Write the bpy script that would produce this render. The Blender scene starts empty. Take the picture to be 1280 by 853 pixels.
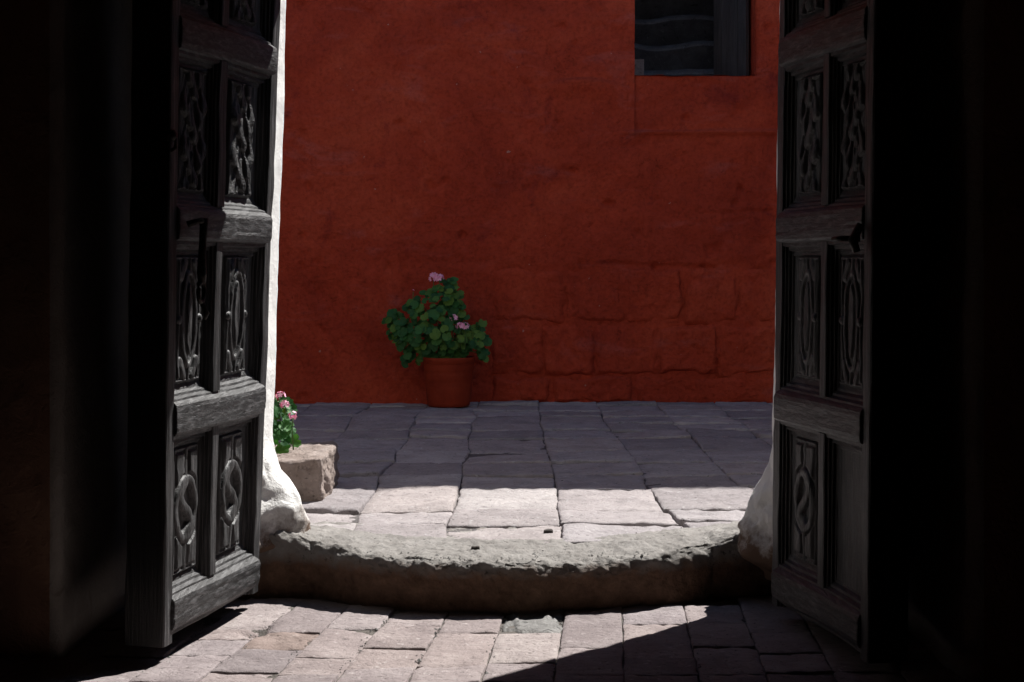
import bpy, math, random
import numpy as np
from mathutils import Vector, Matrix, Euler

random.seed(7)
rng = np.random.default_rng(7)
SC = bpy.context.scene
COL = SC.collection

# ------------------------------------------------------------------ camera, world, sun, exposure
EYE = 1.30            # camera height above the room floor
F = 1900.0            # focal length in photo pixels (photo 1280 wide)
cam_d = bpy.data.cameras.new("camera")
cam_d.sensor_width = 36.0
cam_d.lens = F / 1280 * 36.0
cam_d.shift_y = -101.5 / 1280
cam_d.clip_start = 0.05
cam_d.clip_end = 1000
cam = bpy.data.objects.new("camera", cam_d)
COL.objects.link(cam)
cam.location = (0, 0, EYE)
cam.rotation_euler = (math.radians(90), 0, 0)
SC.camera = cam

SUN_AZ = math.radians(45.2)     # from +Y towards +X
SUN_EL = math.radians(54.0)
sun_dir = Vector((math.sin(SUN_AZ) * math.cos(SUN_EL), math.cos(SUN_AZ) * math.cos(SUN_EL), math.sin(SUN_EL)))
world = bpy.data.worlds.new("World")
SC.world = world
world.use_nodes = True
wn = world.node_tree
for n in list(wn.nodes):
    wn.nodes.remove(n)
w_out = wn.nodes.new("ShaderNodeOutputWorld")
w_bg = wn.nodes.new("ShaderNodeBackground")
w_sky = wn.nodes.new("ShaderNodeTexSky")
w_sky.sky_type = 'NISHITA'
w_sky.sun_disc = False
w_sky.sun_elevation = SUN_EL
w_sky.sun_rotation = SUN_AZ
w_sky.altitude = 2300
w_sky.air_density = 0.9
w_sky.dust_density = 0.6
w_bg.inputs['Strength'].default_value = 0.082
wn.links.new(w_sky.outputs[0], w_bg.inputs[0])
wn.links.new(w_bg.outputs[0], w_out.inputs[0])

sun_l = bpy.data.lights.new("sun", 'SUN')
sun_l.energy = 4.6
sun_l.angle = math.radians(0.53)
sun_l.color = (1.0, 0.972, 0.93)
sun = bpy.data.objects.new("sun", sun_l)
COL.objects.link(sun)
sun.location = (6, 6, 12)
sun.rotation_euler = (-sun_dir).to_track_quat('-Z', 'Y').to_euler()

SC.view_settings.view_transform = 'Standard'
SC.view_settings.look = 'None'
SC.view_settings.gamma = 1.0
SC.view_settings.exposure = 1.02
SC.cycles.use_denoising = True
SC.cycles.max_bounces = 10
SC.cycles.diffuse_bounces = 6
SC.cycles.caustics_reflective = False
SC.cycles.caustics_refractive = False
SC.cycles.sample_clamp_indirect = 4.0

# ------------------------------------------------------------------ numpy noise
def _hash(ix, iy, iz, seed):
    h = (ix.astype(np.int64) * 374761393 + iy.astype(np.int64) * 668265263 + iz.astype(np.int64) * 2147483647 + seed * 1274126177) & 0xFFFFFFFF
    h = ((h ^ (h >> 13)) * 1274126177) & 0xFFFFFFFF
    h = ((h ^ (h >> 16)) * 2246822519) & 0xFFFFFFFF
    return ((h ^ (h >> 15)) & 0xFFFF) / 65535.0

def vnoise(p, seed=0):
    """value noise in -1..1, p (...,3)"""
    p = np.asarray(p, float)
    i = np.floor(p).astype(np.int64)
    f = p - i
    f = f * f * f * (f * (f * 6 - 15) + 10)
    x, y, z = i[..., 0], i[..., 1], i[..., 2]
    r = 0
    for dx in (0, 1):
        wx = f[..., 0] if dx else 1 - f[..., 0]
        for dy in (0, 1):
            wy = f[..., 1] if dy else 1 - f[..., 1]
            for dz in (0, 1):
                wz = f[..., 2] if dz else 1 - f[..., 2]
                r = r + wx * wy * wz * _hash(x + dx, y + dy, z + dz, seed)
    return r * 2 - 1

def fbm(p, octaves=4, seed=0, gain=0.5):
    p = np.asarray(p, float)
    a, r = 1.0, 0.0
    for o in range(octaves):
        r = r + a * vnoise(p * (2.0 ** o) + 17.3 * o, seed + o)
        a *= gain
    return r

def sstep(a, b, x):
    t = np.clip((x - a) / (b - a), 0, 1)
    return t * t * (3 - 2 * t)

# ------------------------------------------------------------------ objects
def link(o, parent=None):
    COL.objects.link(o)
    if parent is not None:
        o.parent = parent
    return o

def tag(o, label=None, cat=None, group=None, kind=None):
    if label: o['label'] = label
    if cat: o['category'] = cat
    if group: o['group'] = group
    if kind: o['kind'] = kind
    return o

def empty(name, loc=(0, 0, 0), rz=0.0):
    o = bpy.data.objects.new(name, None)
    o.empty_display_size = 0.1
    o.location = loc
    o.rotation_euler = (0, 0, rz)
    return link(o)

def mesh_obj(name, verts, faces, mat, parent=None, smooth=True, mats=None, fmat=None):
    me = bpy.data.meshes.new(name)
    v = np.asarray(verts, float)
    if parent is not None:
        v = v - np.array(origin(parent))
    if isinstance(faces, np.ndarray):
        me.vertices.add(len(v)); me.vertices.foreach_set("co", v.ravel())
        n, k = faces.shape
        me.loops.add(n * k); me.loops.foreach_set("vertex_index", faces.astype(np.int32).ravel())
        me.polygons.add(n)
        me.polygons.foreach_set("loop_start", np.arange(0, n * k, k, dtype=np.int32))
        me.polygons.foreach_set("loop_total", np.full(n, k, dtype=np.int32))
        me.update(calc_edges=True)
    else:
        me.from_pydata([tuple(x) for x in v], [], faces)
    for m in (mats or [mat]):
        me.materials.append(m)
    if fmat is not None:
        me.polygons.foreach_set("material_index", np.asarray(fmat, np.int32))
    me.polygons.foreach_set("use_smooth", np.full(len(me.polygons), smooth))
    me.validate()
    me.update()
    return link(bpy.data.objects.new(name, me), parent)

def origin(o):
    l = np.zeros(3)
    while o is not None:
        l += np.array(o.location)
        o = o.parent
    return l

def grid_faces(nu, nv, closed_u=False, off=0):
    iu = np.arange(nu if closed_u else nu - 1)
    iv = np.arange(nv - 1)
    A, B = np.meshgrid(iu, iv, indexing='ij')
    A2 = (A + 1) % nu
    q = np.stack([A * nv + B, A2 * nv + B, A2 * nv + B + 1, A * nv + B + 1], -1).reshape(-1, 4)
    return q + off

def grid_obj(name, P, mat, parent=None, closed_u=False, flip=False, smooth=True, keep=None, mats=None, fmat=None):
    nu, nv = P.shape[:2]
    fc = grid_faces(nu, nv, closed_u)
    if keep is not None:
        fc = fc[keep.ravel()]
    if flip:
        fc = fc[:, ::-1]
    return mesh_obj(name, P.reshape(-1, 3), fc, mat, parent, smooth, mats, fmat)

def box_mesh(x0, x1, y0, y1, z0, z1):
    v = [(x0, y0, z0), (x1, y0, z0), (x1, y1, z0), (x0, y1, z0), (x0, y0, z1), (x1, y0, z1), (x1, y1, z1), (x0, y1, z1)]
    f = [(0, 3, 2, 1), (4, 5, 6, 7), (0, 1, 5, 4), (1, 2, 6, 5), (2, 3, 7, 6), (3, 0, 4, 7)]
    return v, f

def box_obj(name, b, mat, parent=None):
    v, f = box_mesh(*b)
    return mesh_obj(name, v, f, mat, parent, smooth=False)

def tube(name, pts, radii, mat, parent=None, seg=10):
    pts = np.asarray(pts, float)
    n = len(pts)
    T = np.gradient(pts, axis=0)
    T /= np.linalg.norm(T, axis=1)[:, None]
    ref = np.array([0.13, 0.31, 0.94]) if abs(T[0][2]) < 0.8 else np.array([0.9, 0.3, 0.1])
    rings = []
    for i in range(n):
        a = np.cross(T[i], ref); a /= np.linalg.norm(a)
        b = np.cross(T[i], a)
        th = np.linspace(0, 2 * math.pi, seg, endpoint=False)
        rings.append(pts[i] + radii[i] * (np.cos(th)[:, None] * a + np.sin(th)[:, None] * b))
    P = np.stack(rings, 1)          # seg, n, 3
    V = P.reshape(-1, 3)
    fc = [tuple(q) for q in grid_faces(seg, n, True)]
    fc.append(tuple(i * n for i in range(seg))[::-1])
    fc.append(tuple(i * n + n - 1 for i in range(seg)))
    return mesh_obj(name, V, fc, mat, parent)

def lathe(name, prof, centre, mat, parent=None, seg=40, wob=0.0):
    th = np.linspace(0, 2 * math.pi, seg, endpoint=False)
    prof = np.asarray(prof, float)
    P = np.zeros((seg, len(prof), 3))
    P[..., 0] = centre[0] + np.cos(th)[:, None] * prof[None, :, 0]
    P[..., 1] = centre[1] + np.sin(th)[:, None] * prof[None, :, 0]
    P[..., 2] = centre[2] + prof[None, :, 1]
    if wob:
        P += wob * vnoise(P * 9, 3)[..., None] * np.array([1, 1, 0.3])
    return grid_obj(name, P, mat, parent, closed_u=True)

# ------------------------------------------------------------------ materials
class NT:
    def __init__(self, name):
        self.m = bpy.data.materials.new(name)
        self.m.use_nodes = True
        self.t = self.m.node_tree
        for n in list(self.t.nodes):
            self.t.nodes.remove(n)
        self.out = self.t.nodes.new("ShaderNodeOutputMaterial")
        self.b = self.t.nodes.new("ShaderNodeBsdfPrincipled")
        self.t.links.new(self.b.outputs[0], self.out.inputs[0])
        self.tc = self.t.nodes.new("ShaderNodeTexCoord")
        self.b.inputs['Roughness'].default_value = 0.85
        self.b.inputs['Specular IOR Level'].default_value = 0.25
    def n(self, t, **kw):
        x = self.t.nodes.new(t)
        for k, v in kw.items():
            setattr(x, k, v)
        return x
    def l(self, a, b):
        self.t.links.new(a, b)
    def coord(self, scale=(1, 1, 1), kind='Object'):
        mp = self.n("ShaderNodeMapping")
        mp.inputs['Scale'].default_value = scale
        self.l(self.tc.outputs[kind], mp.inputs[0])
        return mp.outputs[0]
    def noise(self, vec, scale, detail=6, rough=0.55, dist=0.0):
        x = self.n("ShaderNodeTexNoise")
        x.inputs['Scale'].default_value = scale
        x.inputs['Detail'].default_value = detail
        x.inputs['Roughness'].default_value = rough
        x.inputs['Distortion'].default_value = dist
        self.l(vec, x.inputs['Vector'])
        return x.outputs[0]
    def ramp(self, fac, stops):
        r = self.n("ShaderNodeValToRGB")
        e = r.color_ramp.elements
        while len(e) < len(stops):
            e.new(0.5)
        for el, (p, c) in zip(e, stops):
            el.position = p
            el.color = (*c, 1) if len(c) == 3 else c
        self.l(fac, r.inputs[0])
        return r.outputs[0]
    def mix(self, fac, a, b, mode='MIX'):
        x = self.n("ShaderNodeMix", data_type='RGBA', blend_type=mode)
        for i, v in ((0, fac), (6, a), (7, b)):
            if isinstance(v, (int, float)):
                x.inputs[i].default_value = v
            elif isinstance(v, tuple):
                x.inputs[i].default_value = (*v, 1)
            else:
                self.l(v, x.inputs[i])
        return x.outputs[2]
    def bump(self, h, dist, strength=1.0, prev=None):
        x = self.n("ShaderNodeBump")
        x.inputs['Distance'].default_value = dist
        x.inputs['Strength'].default_value = strength
        self.l(h, x.inputs['Height'])
        if prev is not None:
            self.l(prev, x.inputs['Normal'])
        return x.outputs[0]
    def done(self, col=None, normal=None, rough=None):
        if col is not None:
            if isinstance(col, tuple): self.b.inputs['Base Color'].default_value = (*col, 1)
            else: self.l(col, self.b.inputs['Base Color'])
        if normal is not None: self.l(normal, self.b.inputs['Normal'])
        if rough is not None: self.b.inputs['Roughness'].default_value = rough
        return self.m

g = lambda v: (v, v, v)

def make_red():
    k = NT("red_limewash")
    c = k.coord()
    big = k.noise(c, 0.75, 9, 0.66, 0.9)
    mid = k.noise(c, 2.6, 10, 0.7, 0.7)
    fine = k.noise(c, 38, 6, 0.65)
    base = k.ramp(big, [(0.30, (0.275, 0.035, 0.019)), (0.50, (0.40, 0.053, 0.025)), (0.72, (0.50, 0.082, 0.038))])
    blot = k.ramp(mid, [(0.30, g(0.0)), (0.42, g(1.0))])
    col = k.mix(blot, (0.24, 0.030, 0.020), base)
    bloom = k.ramp(k.noise(k.coord((1, 1, 2.6)), 1.7, 9, 0.66, 0.8), [(0.56, g(0.0)), (0.74, g(0.42))])
    col = k.mix(bloom, col, (0.42, 0.125, 0.11))
    streak = k.ramp(k.noise(k.coord((7, 7, 0.5)), 2.2, 6, 0.6), [(0.42, g(0.80)), (0.62, g(1.0))])
    col = k.mix(0.22, col, streak, 'MULTIPLY')
    grit = k.ramp(fine, [(0.34, g(0.62)), (0.5, g(1.0)), (0.66, g(1.15))])
    col = k.mix(0.6, col, grit, 'MULTIPLY')
    chip = k.ramp(k.noise(c, 17, 3, 0.5), [(0.745, g(0.0)), (0.757, g(0.85))])
    col = k.mix(chip, col, (0.42, 0.22, 0.18))
    # hair cracks in the limewash, only here and there
    def ridge(scale, seedc, width):
        nn = k.noise(k.coord((1, 1, 1.35)), scale, 7, 0.62, 0.5 + seedc)
        a_ = k.n("ShaderNodeMath", operation='SUBTRACT'); k.l(nn, a_.inputs[0]); a_.inputs[1].default_value = 0.5
        b_ = k.n("ShaderNodeMath", operation='ABSOLUTE'); k.l(a_.outputs[0], b_.inputs[0])
        return k.ramp(b_.outputs[0], [(0.0, g(0.0)), (width, g(1.0))])
    where = k.ramp(k.noise(c, 1.6, 5, 0.6, 0.3), [(0.36, g(1.0)), (0.44, g(0.0))])
    crk = k.mix(where, g(1.0), ridge(1.5, 0.1, 0.004))
    col = k.mix(0.40, col, crk, 'MULTIPLY')
    nb = k.bump(k.noise(c, 9, 10, 0.66, 0.3), 0.030, 0.9)
    nb = k.bump(fine, 0.006, 0.9, nb)
    nb = k.bump(crk, 0.008, 0.6, nb)
    pit = k.ramp(k.noise(c, 26, 3, 0.5), [(0.26, g(0.0)), (0.36, g(1.0))])
    nb = k.bump(pit, 0.006, 0.6, nb)
    k.b.inputs['Specular IOR Level'].default_value = 0.06
    return k.done(col, nb, 0.95)

def make_plaster(name, a, b, stain, dirt_low=None, relief=0.020):
    k = NT(name)
    c = k.coord()
    col = k.ramp(k.noise(c, 3.2, 9, 0.62, 0.4), [(0.3, a), (0.62, b)])
    st = k.ramp(k.noise(c, 8.5, 8, 0.65, 0.8), [(0.60, g(0.0)), (0.78, g(0.75))])
    col = k.mix(st, col, stain)
    if dirt_low:
        # soil splashed up from the ground: wear with a shape of its own near the foot of the wall
        sep = k.n("ShaderNodeSeparateXYZ"); k.l(k.tc.outputs['Object'], sep.inputs[0])
        ad = k.n("ShaderNodeMath", operation='MULTIPLY_ADD')
        k.l(k.noise(c, 11, 8, 0.7), ad.inputs[0]); ad.inputs[1].default_value = -0.42; k.l(sep.outputs[2], ad.inputs[2])
        low = k.ramp(ad.outputs[0], [(0.0, g(1.0)), (0.13, g(0.0))])
        col = k.mix(low, col, dirt_low)
    nb = k.bump(k.noise(c, 14, 9, 0.68, 0.4), relief, 0.9)
    nb = k.bump(k.noise(c, 90, 5, 0.6), 0.003, 0.8, nb)
    return k.done(col, nb, 0.92)

def make_stone(name, pal, stain, stain_amt=0.7, pit_scale=70, var=True):
    k = NT(name)
    c = k.coord()
    col = k.ramp(k.noise(c, 5.5, 9, 0.65, 0.3), [(0.28, pal[0]), (0.5, pal[1]), (0.72, pal[2])])
    if var:
        oi = k.n("ShaderNodeObjectInfo")
        rv = k.ramp(oi.outputs['Random'], [(0.0, (0.72, 0.69, 0.71)), (0.35, (1.0, 0.93, 0.91)), (0.7, (0.88, 0.85, 0.88)), (1.0, (1.20, 1.16, 1.13))])
        col = k.mix(1.0, col, rv, 'MULTIPLY')
    st = k.ramp(k.noise(k.coord((1, 2.4, 1)), 13, 9, 0.75, 0.6), [(0.55, g(0.0)), (0.70, g(stain_amt))])
    col = k.mix(st, col, stain)
    pits = k.noise(c, pit_scale * 0.6, 6, 0.68)
    pm = k.ramp(pits, [(0.31, g(0.22)), (0.41, g(1.0))])
    col = k.mix(0.9, col, pm, 'MULTIPLY')
    scr = k.ramp(k.noise(k.coord((0.55, 2.6, 1)), 22, 5, 0.65, 1.2), [(0.30, g(0.25)), (0.355, g(1.0))])
    col = k.mix(0.8, col, scr, 'MULTIPLY')
    lite = k.ramp(k.noise(c, 31, 5, 0.6, 0.5), [(0.60, g(0.0)), (0.72, g(0.5))])
    col = k.mix(lite, col, tuple(min(0.6, x * 1.5) for x in pal[2]))
    nb = k.bump(k.noise(c, 24, 10, 0.72, 0.3), 0.014, 1.0)
    nb = k.bump(pits, 0.008, 0.9, nb)
    nb = k.bump(scr, 0.004, 0.8, nb)
    k.b.inputs['Specular IOR Level'].default_value = 0.2
    return k.done(col, nb, 0.9)

def make_wood(name, sc, lo, mid, hi):
    k = NT(name)
    c = k.coord(sc)
    gr = k.noise(c, 1.0, 9, 0.68, 0.35)
    col = k.ramp(gr, [(0.30, lo), (0.48, mid), (0.70, hi)])
    pt = k.ramp(k.noise(k.coord(), 7, 6, 0.6), [(0.35, g(0.62)), (0.65, g(1.15))])
    col = k.mix(0.4, col, pt, 'MULTIPLY')
    crack = k.ramp(k.noise(k.coord(tuple(s * (1.5 if s > 20 else 0.45) for s in sc)), 1.0, 3, 0.5, 0.1), [(0.33, g(0.0)), (0.39, g(1.0))])
    col = k.mix(crack, tuple(x * 0.3 for x in lo), col)
    nb = k.bump(gr, 0.005, 0.9)
    nb = k.bump(crack, 0.003, 0.4, nb)
    nb = k.bump(k.noise(k.coord(), 160, 4, 0.6), 0.0016, 0.8, nb)
    k.b.inputs['Specular IOR Level'].default_value = 0.5
    return k.done(col, nb, 0.48)

M = {}
M['red'] = make_red()
M['white'] = make_plaster("whitewash", (0.80, 0.79, 0.77), (0.86, 0.85, 0.83), (0.62, 0.60, 0.57), None, 0.006)
M['white_low'] = make_plaster("whitewash_worn_foot", (0.74, 0.73, 0.71), (0.84, 0.83, 0.81), (0.50, 0.47, 0.44), (0.16, 0.105, 0.075), 0.016)
M['room'] = make_plaster("room_plaster", (0.30, 0.165, 0.11), (0.42, 0.25, 0.17), (0.12, 0.06, 0.04), None, 0.035)
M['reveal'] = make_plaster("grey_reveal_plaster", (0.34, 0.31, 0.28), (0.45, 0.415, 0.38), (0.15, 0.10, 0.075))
M['paver_out'] = make_stone("courtyard_flagstone", ((0.27, 0.256, 0.254), (0.36, 0.342, 0.338), (0.44, 0.421, 0.414)), (0.13, 0.115, 0.115), 0.6)
M['paver_in'] = make_stone("room_brick", ((0.22, 0.194, 0.192), (0.30, 0.268, 0.263), (0.37, 0.338, 0.33)), (0.13, 0.105, 0.098), 0.6)
M['paver_red'] = make_stone("rough_red_brick", ((0.17, 0.135, 0.12), (0.235, 0.195, 0.178), (0.31, 0.265, 0.245)), (0.10, 0.08, 0.07), 0.8, 45)
M['patch'] = make_stone("crumbled_mortar", ((0.13, 0.125, 0.12), (0.22, 0.213, 0.205), (0.31, 0.302, 0.292)), (0.06, 0.058, 0.055), 0.8, 55, False)
M['sill'] = make_stone("worn_sill_render", ((0.17, 0.159, 0.148), (0.245, 0.231, 0.216), (0.315, 0.299, 0.282)), (0.13, 0.115, 0.10), 0.5, 60, False)
def brown_foot(m, z0, z1, colr):
    # the front of the step is smeared with brown earth plaster up to an uneven line
    t = m.node_tree; L = t.links
    b = [n for n in t.nodes if n.type == 'BSDF_PRINCIPLED'][0]
    src = b.inputs['Base Color'].links[0].from_socket
    tc = [n for n in t.nodes if n.type == 'TEX_COORD'][0]
    sp = t.nodes.new("ShaderNodeSeparateXYZ"); L.new(tc.outputs['Object'], sp.inputs[0])
    nz = t.nodes.new("ShaderNodeTexNoise"); nz.inputs['Scale'].default_value = 16; nz.inputs['Detail'].default_value = 8; nz.inputs['Roughness'].default_value = 0.7
    L.new(tc.outputs['Object'], nz.inputs['Vector'])
    ad = t.nodes.new("ShaderNodeMath"); ad.operation = 'MULTIPLY_ADD'; L.new(nz.outputs[0], ad.inputs[0]); ad.inputs[1].default_value = -0.09; L.new(sp.outputs[2], ad.inputs[2])
    mr = t.nodes.new("ShaderNodeMapRange"); mr.inputs['From Min'].default_value = z0 - 0.045; mr.inputs['From Max'].default_value = z1 - 0.045; L.new(ad.outputs[0], mr.inputs['Value'])
    br = t.nodes.new("ShaderNodeMix"); br.data_type = 'RGBA'; br.inputs[6].default_value = (*colr, 1)
    n2 = t.nodes.new("ShaderNodeMix"); n2.data_type = 'RGBA'; n2.blend_type = 'MULTIPLY'; n2.inputs[0].default_value = 1.0
    n2.inputs[6].default_value = (*colr, 1)
    rr = t.nodes.new("ShaderNodeValToRGB"); rr.color_ramp.elements[0].position = 0.3; rr.color_ramp.elements[0].color = (0.55, 0.5, 0.48, 1); rr.color_ramp.elements[1].position = 0.7; rr.color_ramp.elements[1].color = (1.35, 1.3, 1.25, 1)
    L.new(nz.outputs[0], rr.inputs[0]); L.new(rr.outputs[0], n2.inputs[7])
    L.new(mr.outputs[0], br.inputs[0]); L.new(n2.outputs[2], br.inputs[6]); L.new(src, br.inputs[7]); L.new(br.outputs[2], b.inputs['Base Color'])
brown_foot(M['sill'], 0.125, 0.178, (0.15, 0.095, 0.066))
M['block'] = make_stone("rough_pink_stone", ((0.19, 0.148, 0.128), (0.275, 0.225, 0.20), (0.36, 0.305, 0.28)), (0.12, 0.085, 0.07), 0.8, 40, False)
M['dirt'] = make_stone("joint_dirt", ((0.07, 0.062, 0.056), (0.12, 0.107, 0.097), (0.21, 0.19, 0.17)), (0.05, 0.044, 0.04), 0.8, 90, False)
M['dirt_out'] = make_stone("courtyard_joint_dirt", ((0.075, 0.067, 0.066), (0.12, 0.109, 0.107), (0.18, 0.166, 0.162)), (0.06, 0.054, 0.052), 0.8, 90, False)
M['earth'] = make_stone("ground_earth", ((0.12, 0.10, 0.085), (0.18, 0.15, 0.13), (0.25, 0.215, 0.19)), (0.09, 0.075, 0.065), 0.6, 8, False)
wl, wm, wh = (0.008, 0.0078, 0.0080), (0.030, 0.0295, 0.0305), (0.135, 0.134, 0.138)
M['wood_v'] = make_wood("door_timber_upright", (75, 75, 3.2), wl, wm, wh)
M['wood_edge_shade'] = make_wood("door_timber_edge_shade", (75, 75, 3.2), (0.004, 0.0038, 0.0036), (0.009, 0.0084, 0.008), (0.020, 0.018, 0.017))  # near-black: shade on the leaf's edge is put into the colour
M['wood_h'] = make_wood("door_timber_rail", (75, 3.2, 75), wl, wm, wh)
M['wood_p'] = make_wood("door_timber_panel", (60, 60, 5.0), (0.012, 0.0117, 0.0118), (0.036, 0.0355, 0.0365), (0.125, 0.124, 0.127))
M['wood_s'] = make_wood("shutter_timber", (60, 60, 2.5), (0.018, 0.016, 0.016), (0.04, 0.036, 0.036), (0.075, 0.07, 0.07))
def make_iron():
    k = NT("forged_iron")
    c = k.coord()
    col = k.ramp(k.noise(c, 60, 6, 0.6), [(0.35, (0.012, 0.011, 0.011)), (0.7, (0.045, 0.036, 0.03))])
    k.b.inputs['Metallic'].default_value = 0.7
    return k.done(col, k.bump(k.noise(c, 110, 5, 0.6), 0.002, 0.8), 0.5)
M['iron'] = make_iron()
def make_terracotta():
    k = NT("terracotta")
    c = k.coord()
    col = k.ramp(k.noise(c, 6, 8, 0.62, 0.3), [(0.3, (0.19, 0.022, 0.009)), (0.6, (0.27, 0.036, 0.014))])
    st = k.ramp(k.noise(k.coord((1, 1, 0.35)), 14, 7, 0.65), [(0.58, g(0.0)), (0.75, g(0.5))])
    col = k.mix(st, col, (0.12, 0.016, 0.009))
    k.b.inputs['Specular IOR Level'].default_value = 0.1
    return k.done(col, k.bump(k.noise(c, 70, 6, 0.6), 0.002, 0.7), 0.62)
M['pot'] = make_terracotta()
def make_leaf(name, a, b, c_):
    k = NT(name)
    oi = k.n("ShaderNodeObjectInfo")
    col = k.ramp(oi.outputs['Random'], [(0.0, a), (0.6, b), (1.0, c_)])
    no = k.ramp(k.noise(k.coord(), 40, 5, 0.6), [(0.3, g(0.75)), (0.7, g(1.1))])
    col = k.mix(1.0, col, no, 'MULTIPLY')
    k.l(col, k.b.inputs['Base Color'])
    k.b.inputs['Roughness'].default_value = 0.55
    tr = k.n("ShaderNodeBsdfTranslucent")
    k.l(k.mix(1.0, col, (1.2, 1.5, 0.5), 'MULTIPLY'), tr.inputs[0])
    mx = k.n("ShaderNodeMixShader"); mx.inputs[0].default_value = 0.3
    k.l(k.b.outputs[0], mx.inputs[1]); k.l(tr.outputs[0], mx.inputs[2]); k.l(mx.outputs[0], k.out.inputs[0])
    return k.m
M['leaf'] = make_leaf("geranium_leaf", (0.026, 0.105, 0.032), (0.055, 0.18, 0.045), (0.15, 0.27, 0.045))
M['stem'] = NT("geranium_stem").done((0.06, 0.12, 0.03), None, 0.6)
def make_petal():
    k = NT("pink_petal")
    col = k.ramp(k.noise(k.coord(), 60, 3, 0.5), [(0.35, (0.92, 0.34, 0.54)), (0.65, (0.95, 0.58, 0.70))])
    return k.done(col, None, 0.6)
M['petal'] = make_petal()
M['pebble'] = make_stone("dark_pebble", ((0.04, 0.035, 0.032), (0.07, 0.062, 0.056), (0.10, 0.09, 0.08)), (0.03, 0.026, 0.024), 0.6, 60, False)
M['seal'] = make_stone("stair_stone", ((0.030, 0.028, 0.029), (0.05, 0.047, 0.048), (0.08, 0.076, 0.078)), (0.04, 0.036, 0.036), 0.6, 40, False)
M['tread'] = make_stone("worn_skylit_tread", ((0.07, 0.068, 0.07), (0.115, 0.112, 0.116), (0.17, 0.166, 0.172)), (0.045, 0.042, 0.042), 0.8, 40, False)  # paler than the risers: sky light on worn nosings painted into the colour
M['pale'] = make_plaster("shaft_plaster", (0.07, 0.06, 0.057), (0.10, 0.088, 0.084), (0.05, 0.042, 0.04))

# ------------------------------------------------------------------ ground and floors
OUT_Z = 0.19           # level of the courtyard above the room
ground = mesh_obj("ground", [(-300, -300, -0.12), (300, -300, -0.12), (300, 300, -0.12), (-300, 300, -0.12)], [(0, 1, 2, 3)], M['earth'], smooth=False)
tag(ground, kind='structure')

def sheet(name, x0, x1, y0, y1, z, amp, step, mat, parent=None):
    xs = np.arange(x0, x1 + step / 2, step); ys = np.arange(y0, y1 + step / 2, step)
    X, Y = np.meshgrid(xs, ys, indexing='ij')
    P = np.stack([X, Y, np.full_like(X, z)], -1)
    P[..., 2] += amp * fbm(P * np.array([14, 14, 0]), 3, 5)
    P[..., 2] -= hole_at(P)
    return grid_obj(name, P, mat, parent)

def hole_at(P):
    """a broken-out corner between bricks near the left leaf"""
    d = np.hypot((P[..., 0] + 0.895) * 1.0, (P[..., 1] - 5.30) * 0.75) + 0.015 * vnoise(P * 30, 23)
    return 0.045 * np.exp(-(d / 0.042) ** 4)

def paver(name, corners, z, mat, parent, seed, n=9, rough=0.0035, edge=0.010, depth=0.05, wob=0.006, tilt=0.004, gap=0.006, gap_y=None):
    """one stone: a worn top grid with a wandering outline, rounded edges and sides going down"""
    c = np.asarray(corners, float)       # 4 corners (x,y), counter clockwise
    ctr = c.mean(0)
    lx = np.linalg.norm(c[1] - c[0]); ly = np.linalg.norm(c[3] - c[0])
    e = min(0.45, edge / lx), min(0.45, edge / ly)
    U = np.concatenate([[0, e[0] * 0.35, e[0]], np.linspace(e[0], 1 - e[0], n)[1:-1], [1 - e[0], 1 - e[0] * 0.35, 1]])
    V = np.concatenate([[0, e[1] * 0.35, e[1]], np.linspace(e[1], 1 - e[1], n)[1:-1], [1 - e[1], 1 - e[1] * 0.35, 1]])
    gx, gy = gap / lx, (gap_y or gap) / ly
    Us, Vs = gx + U * (1 - 2 * gx), gy + V * (1 - 2 * gy)
    A, B = np.meshgrid(Us, Vs, indexing='ij')
    XY = ((1 - A) * (1 - B))[..., None] * c[0] + (A * (1 - B))[..., None] * c[1] + (A * B)[..., None] * c[2] + ((1 - A) * B)[..., None] * c[3]
    P = np.concatenate([XY, np.zeros(A.shape + (1,))], -1)
    q = P.copy(); q[..., 2] = seed * 3.7
    wx = fbm(q * np.array([16, 16, 1]), 3, 11) * wob; wy = fbm(q * np.array([16, 16, 1]) + 50, 3, 12) * wob
    P[..., 0] += wx; P[..., 1] += wy
    r = np.random.default_rng(seed)
    ta, tb, tc = r.normal(0, tilt, 3)
    eu = np.minimum(A - gx, 1 - gx - A) * lx; ev = np.minimum(B - gy, 1 - gy - B) * ly
    d = np.minimum(eu, ev)
    rim = np.clip(1 - d / edge, 0, 1) ** 2
    chip = np.clip(fbm(q * np.array([22, 22, 1]) + 90, 3, 13) - 0.25, 0, 1) * np.clip(1 - d / (edge * 3.2), 0, 1)
    P[..., 2] = z + tc + ta * (A - 0.5) * 2 + tb * (B - 0.5) * 2 - rim * edge * 0.75 - chip * edge * 2.2 + rough * fbm(q * np.array([20, 20, 1]), 4, 14)
    nu, nv = P.shape[:2]
    P[..., 2] -= hole_at(P)
    V3 = [P.reshape(-1, 3)]
    fc = [grid_faces(nu, nv)]
    ring = [i * nv for i in range(nu)] + [(nu - 1) * nv + j for j in range(1, nv)] + [i * nv + nv - 1 for i in range(nu - 2, -1, -1)] + [j for j in range(nv - 2, 0, -1)]
    low = P.reshape(-1, 3)[ring].copy(); low[:, 2] = z - depth
    off = nu * nv
    V3.append(low)
    m = len(ring)
    sides = np.array([[ring[(i + 1) % m], ring[i], off + i, off + (i + 1) % m] for i in range(m)])
    fc.append(sides)
    return mesh_obj(name, np.concatenate(V3), np.concatenate(fc), mat, parent)

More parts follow.
